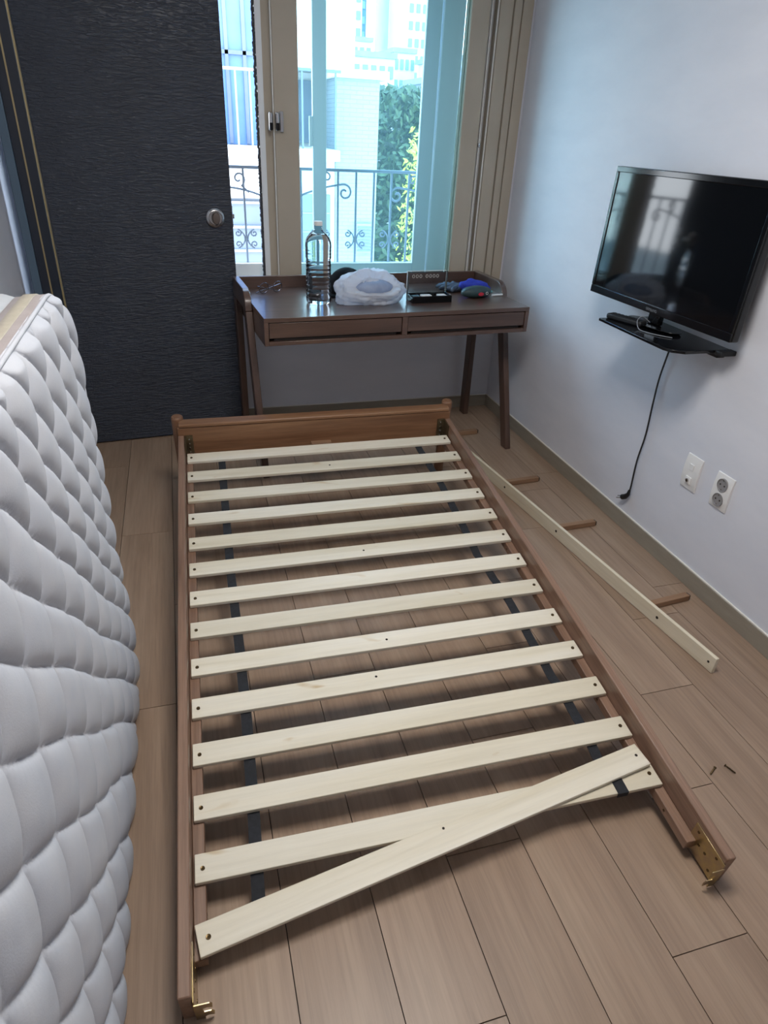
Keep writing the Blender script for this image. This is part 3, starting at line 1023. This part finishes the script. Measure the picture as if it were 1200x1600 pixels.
poly = [(.13 * math.cos(2 * PI * k / 32), .022 + .055 * math.sin(2 * PI * k / 32)) for k in range(32)]
st_.prism(poly, -.0385, -.0365, 'xy')
st_.build('stand_base', 'black_gloss', tv, bevel=0.0008)

sh = thing('tv_shelf', 'black wall shelf holding the television and its remote', 'shelf', (1.669, 1.91, .828))
poly = [(0, -.215), (-.17, -.215), (-.205, -.19), (-.215, -.16), (-.215, .215), (0, .215)]
MB().prism([(x, y) for x, y in poly], 0, .010, 'xy').build('shelf_plate', 'black_gloss', sh, bevel=0.002)
MB().box(-.030, 0, -.20, .20, -.022, -.0005).build('wall_bracket', 'black_matte', sh, bevel=0.002)
tbx = MB().box(-.06, 0.0, -.245, -.216, -.004, .012).build('end_bracket', 'black_matte', sh, bevel=0.003)

rm = thing('remote_control', 'black remote control lying on the wall shelf under the television', 'remote', (1.520, 2.055, .8385), (0, 0, -1.25))
MB().box(-.075, .075, -.020, .020, 0.0, .018).build('body', 'black_matte', rm, bevel=0.006, seg=3)
for i in range(8):
    for j in range(3):
        MB().box(-.062 + i * .016, -.054 + i * .016, -.013 + j * .010, -.007 + j * .010, .0182, .0194).build('button', 'cord', rm)

# thin lead looping under the television
def catmull(P, n=8):
    P = [Vector(p) for p in P]
    Q = [P[0]] + P + [P[-1]]
    o = []
    for i in range(1, len(Q) - 2):
        for k in range(n):
            t = k / n
            a, b, c, d = Q[i - 1], Q[i], Q[i + 1], Q[i + 2]
            o.append(.5 * ((2 * b) + (c - a) * t + (2 * a - 5 * b + 4 * c - d) * t * t + (3 * b - a - 3 * c + d) * t ** 3))
    o.append(P[-1])
    return o


ld = MB().tube(catmull([(1.572, 1.99, .852), (1.545, 2.00, .870), (1.515, 1.985, .862), (1.502, 1.95, .8415), (1.508, 1.90, .8408), (1.53, 1.86, .8408), (1.552, 1.835, .8408)]), .0016, 8).build('signal_lead', 'cord_grey', smooth=True)
tag(ld, 'thin grey lead looping on the shelf below the television', 'cable')

cordp = [(1.655, 1.955, .805), (1.655, 1.955, .76), (1.657, 1.970, .653), (1.656, 1.968, .554), (1.657, 1.964, .425), (1.656, 1.973, .311), (1.655, 1.968, .200), (1.655, 1.970, .175)]
pcord = thing('power_cable', 'black power cord hanging unplugged down the right wall below the television', 'cord', (1.655, 1.96, .80))
off = (1.655, 1.96, .80)
MB().tube(catmull(cordp), .0032, 8).build('lead', 'cord', pcord, smooth=True, off=off)
pl_ = MB().tube([(1.655, 1.970, .180), (1.655, 1.972, .160), (1.652, 1.982, .145), (1.650, 1.998, .135)], [.005, .008, .011, .011], 12)
pg = pl_.build('plug', 'cord', pcord, smooth=True, off=off)
for dy in (-.006, .006):
    MB().cyl((1.648, 2.003 + dy * .5, .133 - dy), (1.643, 2.020 + dy * .5, .126 - dy), .0022, n=10).build('prong', 'chrome', pg, off=off)


# ================================================================ wall plates
def plate(y0, y1, z0, z1, name, lab, cat):
    t = thing(name, lab, cat, (XR, (y0 + y1) / 2, (z0 + z1) / 2))
    w, h = (y1 - y0) / 2, (z1 - z0) / 2
    R_ = []
    pts = []
    for k in range(13):
        a = k / 12 * 2 - 1
        pts.append((-(.0045 + .006 * (1 - a * a)), a * h))
    poly = [(0, -h)] + pts + [(0, h)]
    mb = MB()
    n = len(poly)
    vs2 = [(x, -w, z) for x, z in poly] + [(x, w, z) for x, z in poly]
    fs2 = [tuple(range(n)), tuple(range(n, 2 * n))] + [(i, (i + 1) % n, n + (i + 1) % n, n + i) for i in range(n)]
    mb.add(vs2, fs2).build('cover_plate', 'white_plastic', t, bevel=0.0015)
    return t


p1 = plate(1.655, 1.732, .332, .458, 'antenna_outlet', 'white wall plate with a small round antenna jack, nearer the window', 'wall plate')
MB().box(-.0128, -.0095, -.011, .011, .012, .034).build('blank_module', 'white_plastic', p1, bevel=0.001)
MB().box(-.0128, -.0095, -.013, .013, -.040, -.014).build('jack_module', 'white_plastic', p1, bevel=0.001)
MB().cyl((-.0175, 0, -.027), (-.011, 0, -.027), .0065, n=20).build('jack', 'chrome', p1)
MB().cyl((-.0182, 0, -.027), (-.0176, 0, -.027), .003, n=12).build('jack_hole', 'hole', p1)
p2 = plate(1.503, 1.581, .336, .460, 'power_outlet', 'white wall plate with two round power sockets, farther from the window', 'wall plate')
for zc in (.027, -.027):
    so = MB()
    R_ = []
    for x, r in ((-.0134, .0225), (-.0134, .0205), (-.0112, .0195), (-.0112, .0005)):
        R_.append([Vector((x, r * math.cos(2 * PI * k / 28), zc + r * math.sin(2 * PI * k / 28))) for k in range(28)])
    so.rings([[Vector((-.0060, p.y, p.z)) for p in R_[0]]] + R_, cap=False)
    s_ = so.build('socket', 'socket_shade', p2)
    for dy in (-.0095, .0095):
        MB().cyl((-.0118, dy, zc), (-.0111, dy, zc), .0030, n=12).build('pin_hole', 'hole', s_)
    for dz in (-.0165, .0165):
        MB().box(-.0125, -.0111, -.002, .002, zc + dz - .0015, zc + dz + .0015).build('earth_clip', 'chrome', s_)

# ================================================================ MATTRESS standing on its long edge
FX = -0.240                       # plane of the quilted face
Y1, Y0, ZH = 1.575, -0.42, 1.105
mt = thing('mattress', 'white quilted mattress standing on its long edge along the left wall', 'mattress', (FX - .12, (Y0 + Y1) / 2, 0))
moff = (FX - .12, (Y0 + Y1) / 2, 0)
NY, NZ = 560, 300
RC = 0.20                         # rounded corners of the outline
ys = np.linspace(0, 1, NY)
zs = np.linspace(0, 1, NZ)
S, T = np.meshgrid(ys, zs, indexing='ij')
# map the unit square on to the rounded outline: y extent shrinks near top and bottom at both ends
zc = T * ZH


def endy(zv):
    d = np.minimum(zv, ZH - zv)
    q = np.clip(1 - d / RC, 0, 1)
    return RC * (1 - np.sqrt(np.clip(1 - q ** 2, 0, 1)))


e = endy(zc)
Yg = (Y0 + e) + S * ((Y1 - e) - (Y0 + e))
Zg = zc
a1 = np.interp(Yg + Zg, [-.55, .60, .75, .895, 1.04, 1.20, 1.362, 1.507, 1.637, 1.765, 1.870, 1.965, 2.065, 2.165, 2.265, 2.9], [-8, 0, 1, 2, 3, 4, 5, 6, 7, 8, 9, 10, 11, 12, 13, 19])
a2 = (Yg - .3 * Zg - .467) / .1345
wob = 0.05 * np.sin(Yg * 9 + Zg * 5) + 0.04 * np.sin(Zg * 13 - Yg * 4)
d1 = np.abs((a1 + wob + .5) % 1 - .5) * .135 / 1.414
d2 = np.abs((a2 + wob * .7 + .5) % 1 - .5) * .1345 / 1.044
dm = np.minimum(d1, d2) * (1 - .25 * np.exp(-np.abs(d1 - d2) / .01))
puff = 1 - np.exp(-dm / .0125)
cell = (1 - np.exp(-d1 / .022)) * (1 - np.exp(-d2 / .022))
arc1 = np.sqrt(np.clip(1 - (1 - np.clip(d1 / .044, 0, 1)) ** 2, 0, 1))
arc2 = np.sqrt(np.clip(1 - (1 - np.clip(d2 / .056, 0, 1)) ** 2, 0, 1))
bul = .021 * arc1 ** .8 * (.06 + .94 * arc2)
bul += .0010 * np.sin(Yg * 70 + Zg * 38 + 2 * np.sin(Zg * 17)) * arc1 * arc2 * np.exp(-np.minimum(d1, d2) / .03)
# stitches gathered along the seams: small crinkles
cr_ = .0012 * np.sin((Yg * 1.0 - Zg * .9) * 420) * np.exp(-d1 / .006) * 1.3
rs = np.random.RandomState(4)
# distance to the outline for the edge roll-off
dy = np.minimum(Yg - (Y0 + 0 * e), (Y1) - Yg)
ed = np.minimum(np.minimum((Y1 - e) - Yg, Yg - (Y0 + e)) * 1.0, np.minimum(Zg, ZH - Zg))
ed = np.clip(ed, 0, None)
roll = .010 * (1 - np.clip(ed / .075, 0, 1)) ** 2.2
X = FX - .004 + (bul + cr_) * np.clip(ed / .02, 0, 1) - roll
verts = np.stack([X - moff[0], Yg - moff[1], Zg - moff[2]], -1).reshape(-1, 3)
idx = np.arange(NY * NZ).reshape(NY, NZ)
fq = np.stack([idx[:-1, :-1], idx[1:, :-1], idx[1:, 1:], idx[:-1, 1:]], -1).reshape(-1, 4)
me = bpy.data.meshes.new('quilted_face')
me.from_pydata(verts.tolist(), [], fq.tolist())
me.materials.append(M['quilt'])
me.shade_smooth()
fo = bpy.data.objects.new('quilted_face', me)
COL.objects.link(fo)
fo.parent = mt


def outline(r, inset=0.0, n=14):
    """rounded outline of the mattress face, as (y, z)"""
    P = []
    for cy, cz, a0 in ((Y1 - r, ZH - r, 0), (Y0 + r, ZH - r, 90), (Y0 + r, r, 180), (Y1 - r, r, 270)):
        for k in range(n + 1):
            a = math.radians(a0 + 90 * k / n)
            P.append((cy + (r - inset) * math.cos(a), cz + (r - inset) * math.sin(a)))
    # long edges need more points so the cloth can sag
    Q = []
    for i in range(len(P)):
        a, b = P[i], P[(i + 1) % len(P)]
        d = math.hypot(b[0] - a[0], b[1] - a[1])
        m__ = max(1, int(d / .03))
        for k in range(m__):
            Q.append((a[0] + (b[0] - a[0]) * k / m__, a[1] + (b[1] - a[1]) * k / m__))
    return Q


XE = FX - .008


def loft(name, secs, mat, amp=0.0, seed=0, stuff=False):
    """secs: [(x, inset)...] swept along the outline"""
    R_ = []
    for x, ins in secs:
        ring = []
        for i, (y, z) in enumerate(outline(RC, ins)):
            w = amp * noise.noise(Vector((y * 6 + seed, z * 6, x * 30)))
            ring.append(Vector((x + w - moff[0], y - moff[1], z + w * .5 - moff[2])))
        R_.append(ring)
    mb = MB().rings(R_, cap=False)
    o = mb.build(name, mat, mt, smooth=True, angle=180)
    return o


# piping between quilt and border
mbp = MB().tube([(XE - moff[0], y - moff[1], z - moff[2]) for y, z in outline(RC, .002)], .0038, 8, closed=True)
mbp.build('piping', 'quilt', mt, smooth=True, angle=180)
loft('border', [(XE - .002, .004), (XE - .008, .000), (XE - .030, .001), (XE - .055, .004), (XE - .060, .014)], 'border', .003, 2)
loft('ribbon', [(XE - .020, .0010), (XE - .021, -.0012), (XE - .040, -.0008), (XE - .041, .0016)], 'ribbon', .003, 2)
loft('side_panel', [(XE - .060, .014), (XE - .064, .004), (XE - .080, -.002), (XE - .13, -.001), (XE - .17, .0), (XE - .195, .004), (XE - .20, .02)], 'border_grey', .006, 5)
bk = MB()
Q = outline(RC, .015)
bk.add([(XE - .20 - moff[0], y - moff[1], z - moff[2]) for y, z in Q], [tuple(range(len(Q)))])
bk.add([(XE - .197 - moff[0], y - moff[1], z - moff[2]) for y, z in Q], [tuple(range(len(Q)))])
bk.build('back_panel', 'quilt', mt)

# ================================================================ OUTSIDE: balcony rail
rl = thing('balcony_railing', 'grey wrought iron railing with scrolls outside the window', 'railing', (0.55, 3.85, .70))
ro = (0.55, 3.85, .70)
MB().box(-1.4, 2.6, 3.84, 3.86, 1.195, 1.21).build('top_rail', 'iron', rl, bevel=0.002, off=ro)
MB().box(-1.4, 2.6, 3.842, 3.858, .728, .740).build('bottom_rail', 'iron', rl, bevel=0.002, off=ro)
xbs = [0.355 + .1 * k for k in range(-12, 20)]
for x in xbs:
    MB().box(x - .005, x + .005, 3.845, 3.855, .7405, 1.1945).build('baluster', 'iron', rl, off=ro)


def spiral(c, r, a0, turns, cw=1, n=28, shrink=.22):
    return [(c[0] + r * (1 - (1 - shrink) * k / n) * math.cos(a0 + cw * turns * 2 * PI * k / n), c[1] + r * (1 - (1 - shrink) * k / n) * math.sin(a0 + cw * turns * 2 * PI * k / n)) for k in range(n + 1)]


def cscroll(xc, zc, sgn):
    """C with both ends curled; back of the C touches the baluster at xc"""
    r = .020
    top = spiral((xc + sgn * .045, zc + .034), r, -sgn * 0 + (0 if sgn < 0 else PI), .0001, 1, 1)
    P = []
    up_ = spiral((xc + sgn * .043, zc + .028), .019, PI / 2, 1.25, sgn, 24)[::-1]
    dn = [(x, 2 * zc - z) for x, z in up_][::-1]
    back_ = [(xc + sgn * (.008 + .030 * (abs(t) / .047) ** 2.2), zc - t) for t in [-.040, -.03, -.02, -.01, 0, .01, .02, .03, .040]]
    P = up_ + back_ + dn
    return [(x, 3.85, z) for x, z in P]


for k, x in enumerate([0.155, .355, .555, .755, .955, 1.155, 1.355]):
    for s in (-1, 1):
        MB().tube(cscroll(x, .86, s), .0042, 6).build('scroll', 'iron', rl, smooth=True, off=ro)
    MB().box(x - .007, x + .007, 3.843, 3.857, .856, .864).build('collar', 'iron', rl, off=ro)


def sscroll(xa, za, xb, zb, up_s):
    """sloping bar, curled down at the outer end, with a second curl rising from its middle"""
    d = 1 if xb > xa else -1
    P = [(xa + (xb - xa) * t, za + (zb - za) * t + .012 * math.sin(t * PI)) for t in [k / 10 for k in range(11)]]
    sp = spiral((xb + d * .012, zb - .040), .040, PI / 2, 1.15, -d, 30)
    MB().tube([(x, 3.85, z) for x, z in P + sp], .0055, 6).build('scroll', 'iron', rl, smooth=True, off=ro)
    xm, zm = xa + (xb - xa) * .62, za + (zb - za) * .62
    sp2 = spiral((xm + d * .020, zm + .062), .034, -PI / 2 - d * .4, 1.1, -d, 28)
    MB().tube([(xm - d * .03, 3.85, zm - .002)] + [(x, 3.85, z) for x, z in sp2], .0050, 6).build('scroll', 'iron', rl, smooth=True, off=ro)


sscroll(.60, 1.055, .88, 1.135, 1)
sscroll(.50, 1.050, .26, 1.110, 1)
sscroll(1.46, 1.055, 1.20, 1.125, 1)
sscroll(-.34, 1.055, -.06, 1.135, 1)

# ---------------------------------------------------------------- neighbouring building
M['render_white'] = noisy('white_render', srgb(196, 197, 196), srgb(206, 207, 206), 0.9, 2)
M['pale_roof'] = noisy('pale_concrete', srgb(128, 136, 144), srgb(142, 148, 156), 0.9, 2)
M['facade_blue'] = noisy('blue_grey_panel', srgb(72, 106, 160), srgb(88, 122, 172), 0.25, 1.5)
M['curtain_dark'] = noisy('dark_grey_panel', srgb(84, 98, 116), srgb(96, 110, 128), 0.4, 1.5)
m = base_mat('pale_brick_shaded', srgb(216, 212, 204), 0.9)
nt = m.node_tree
bt_ = nt.nodes.new('ShaderNodeTexBrick')
bt_.inputs['Color1'].default_value = srgb(134, 142, 148)  # the wing's shade is put into the brick colours, darker than the upper wall
bt_.inputs['Color2'].default_value = srgb(130, 139, 146)
bt_.inputs['Mortar'].default_value = srgb(116, 124, 132)
bt_.inputs['Scale'].default_value = 1.0
bt_.inputs['Brick Width'].default_value = .16
bt_.inputs['Row Height'].default_value = .045
bt_.inputs['Mortar Size'].default_value = .004
nt.links.new(coords(nt, (1, 1, 1), (PI / 2, 0, 0)), bt_.inputs['Vector'])
nt.links.new(bt_.outputs['Color'], nt.nodes['Principled BSDF'].inputs['Base Color'])
M['pale_brick_shaded'] = m

nb = thing('brick_building', 'pale brick building across the way with balcony, seen through the right window', 'building', (1.9, 9.5, -6))
no = (1.9, 9.5, -6)
MB().box(1.97, 2.50, 9.0, 11.5, -6, 1.90).build('brick_wing', 'pale_brick_shaded', nb, off=no)
MB().box(1.93, 2.60, 8.93, 11.5, 1.902, 1.99).build('roof_coping', 'render_white', nb, off=no, bevel=.01)
MB().box(1.10, 2.26, 9.3, 12.5, 1.99, 8.0).build('upper_wall', 'render_white', nb, off=no)
MB().box(1.10, 1.969, 10.0, 11.5, -6, 1.985).build('rear_wall', 'render_white', nb, off=no)
MB().box(1.10, 1.969, 8.75, 9.999, 1.04, 1.16).build('balcony_slab', 'render_white', nb, off=no, bevel=.01)
MB().box(1.10, 1.969, 9.05, 9.999, -6, 1.035).build('lower_wall', 'render_white', nb, off=no)
wf = MB().box(1.20, 1.90, 8.99, 9.045, -.25, .66).build('shutter', 'curtain_dark', nb, off=no)
for z in (-.0, .22, .44):
    MB().box(1.21, 1.89, 8.98, 8.989, z, z + .012).build('shutter_rib', 'pale_roof', wf, off=no)
vt = MB().box(2.24, 2.44, 8.94, 8.999, -.02, .33).build('vent_box', 'pale_roof', nb, off=no)
for k in range(8):
    MB().box(2.25, 2.43, 8.925, 8.939, .0 + k * .04, .02 + k * .04).build('vent_slat', 'curtain_dark', vt, off=no)
brl = MB().box(1.10, 1.98, 8.79, 8.82, 1.93, 1.96).build('balcony_rail', 'curtain_dark', nb, off=no)
for k in range(7):
    MB().box(1.13 + k * .13, 1.15 + k * .13, 8.795, 8.815, 1.162, 1.929).build('balcony_post', 'curtain_dark', brl, off=no)
MB().box(1.22, 1.85, 9.95, 9.999, 1.2, 1.9).build('balcony_door', 'curtain_dark', nb, off=no)

gb = thing('glass_building', 'blue glazed building with white bands seen through the narrow left opening', 'building', (.5, 10, -6))
go = (.5, 10, -6)
MB().box(-1.5, 1.05, 9.2, 12, 1.17, 8).build('glazed_wall', 'facade_blue', gb, off=go)
MB().box(-1.5, 1.08, 8.9, 12, .95, 1.165).build('white_band', 'render_white', gb, off=go, bevel=.01)
MB().box(-1.5, 1.05, 9.0, 12, .60, .948).build('white_wall', 'render_white', gb, off=go)
MB().box(-1.5, 1.05, 9.1, 12, -6, .598).build('lower_wall', 'curtain_dark', gb, off=go)
for z in (.0, .28, .56):
    MB().box(-1.5, 1.05, 9.06, 9.098, z - .03, z).build('ledge', 'pale_roof', gb, off=go)
gr_ = MB().box(-1.5, 1.06, 8.93, 8.96, 1.90, 1.93).build('glass_rail', 'pale_roof', gb, off=go)
for k in range(16):
    MB().box(-1.45 + k * .16, -1.43 + k * .16, 8.935, 8.955, 1.166, 1.899).build('rail_post', 'pale_roof', gr_, off=go)
for x in (-1.2, -.5, .2, .72, .92):
    MB().box(x, x + .04, 9.17, 9.199, 1.18, 7.9).build('mullion', 'curtain_dark', gb, off=go)
MB().box(-1.5, 1.05, 9.17, 9.199, 2.06, 2.10).build('transom', 'curtain_dark', gb, off=go)

# ---------------------------------------------------------------- ground far below, hillside, trees, towers
struct(MB().box(-60, 90, 5, 220, -6.6, -6.0).build('ground', noisy('street_ground', srgb(150, 152, 150), srgb(120, 128, 118), 0.9, .1)))
M['leaf'] = noisy('green_leaf', srgb(52, 72, 52), srgb(78, 100, 62), 0.6, 4)
M['leaf_lit'] = noisy('sunlit_leaf', srgb(170, 190, 60), srgb(200, 214, 92), 0.6, 4)  # sunlight painted into the leaf colour
M['bark'] = noisy('bark', srgb(82, 74, 66), srgb(104, 94, 84), 0.9, 6)


def tree(x, y, z0, z1, r, mat, lab, n=2600, seed=1, ls=.11):
    t = thing('tree', lab, 'tree', (x, y, z0), group='trees behind the brick building')
    rg_ = random.Random(seed)
    h = z1 - z0
    MB().tube([(0, 0, 0), (.1, .05, h * .4), (-.05, 0, h * .8)], [.16, .11, .04], 8).build('trunk', 'bark', t, smooth=True)
    vs2, fs2 = [], []
    for i in range(n):
        zz = rg_.random() ** .8
        rr = r * (.45 + .62 * max(0, math.sin(min(1, zz * .85 + .12) * PI)) ** .6) * rg_.random() ** .4
        a = rg_.random() * 2 * PI
        c = Vector((rr * math.cos(a), rr * math.sin(a), h * (.18 + .82 * zz)))
        u = Vector((rg_.uniform(-1, 1), rg_.uniform(-1, 1), rg_.uniform(-1, 1))).normalized()
        w = u.orthogonal().normalized()
        s = ls * rg_.uniform(.6, 1.3)
        o = len(vs2)
        vs2 += [c - u * s, c + w * s * .5, c + u * s, c - w * s * .5]
        fs2.append((o, o + 1, o + 2, o + 3))
    me = bpy.data.meshes.new('foliage')
    me.from_pydata([tuple(p) for p in vs2], [], fs2)
    me.materials.append(M[mat])
    o = bpy.data.objects.new('foliage', me)
    COL.objects.link(o)
    o.parent = t
    return t


tree(4.62, 14.6, -6, 2.1, 1.62, 'leaf', 'tall dark green tree just right of the brick building', 14000, 2, .10)
tree(3.78, 10.9, -6, 1.45, 0.42, 'leaf_lit', 'slender sunlit yellow-green tree in front of the dark ones', 1500, 3, .05)
tree(7.4, 19.2, -6, 1.9, 1.4, 'leaf', 'second dark tree, behind the tallest one', 6500, 4, .12)
tree(9.2, 25.0, -6, 2.0, 2.2, 'leaf', 'farthest dark tree below the distant houses', 6500, 5, .15)

M['tower_white'] = noisy('white_tower', srgb(186, 188, 188), srgb(204, 205, 204), 0.8, .5)
M['tower_blue'] = noisy('blue_glass_tower', srgb(60, 96, 150), srgb(78, 116, 168), 0.2, .5)
M['win_dark'] = base_mat('far_window', srgb(110, 136, 160), 0.2)


def tower(x0, x1, y, z0, z1, mat, lab, cols=4, rows=10, name='tower_block', dep=5):
    t = thing(name, lab, 'building', ((x0 + x1) / 2, y + dep / 2, z0), group='distant city buildings')
    w = x1 - x0
    wall = MB().box(-w / 2, w / 2, -dep / 2, dep / 2, 0, z1 - z0).build('wall', mat, t)
    MB().box(-w / 2 - .1, w / 2 + .1, -dep / 2 - .1, dep / 2 + .1, z1 - z0, z1 - z0 + .25).build('parapet', 'pale_roof', t)
    cw, ch = w / cols, min(1.1, (z1 - z0) / rows)
    me = None
    for i in range(cols):
        for j in range(rows):
            zc_ = (z1 - z0) - (j + .55) * ch
            if zc_ < .3 or z0 + zc_ < 1.0:
                continue
            if me is None:
                o = MB().box(-cw * .28, cw * .28, -.08, 0.02, -ch * .25, ch * .25).build('window', 'win_dark', t)
                me = o.data
            else:
                o = bpy.data.objects.new('window', me)
                COL.objects.link(o)
                o.parent = t
            o.location = (-w / 2 + (i + .5) * cw, -dep / 2, zc_)
    return t


tower(15.9, 18.0, 70, -6, 20, 'tower_blue', 'tall blue glass tower on the skyline', 3, 24, dep=8)
tower(13.8, 15.6, 62, -6, 14, 'tower_white', 'white slab block left of the blue tower', 3, 18)
tower(18.1, 20.2, 58, -6, 13, 'tower_white', 'white slab block right of the blue tower', 4, 18)
tower(21.5, 24.5, 75, -6, 22, 'tower_white', 'tall white block at the far right of the skyline', 4, 24)
tower(12.0, 13.8, 52, -6, 6.4, 'tower_white', 'low white house below the white slab block', 4, 8)
tower(14.2, 15.6, 48, -6, 5.6, 'tower_white', 'low white house below the blue tower', 4, 8)
tower(15.7, 17.6, 42.5, -6, 5.0, 'tower_white', 'wide low white house at the foot of the right slab block', 5, 8)
tower(9.6, 11.9, 40, -6, 4.6, 'tower_white', 'nearest low white house beyond the trees', 5, 8)
tower(12.2, 15.2, 34, -6, 3.4, 'pale_roof', 'grey flat-roofed house beyond the trees', 6, 6)
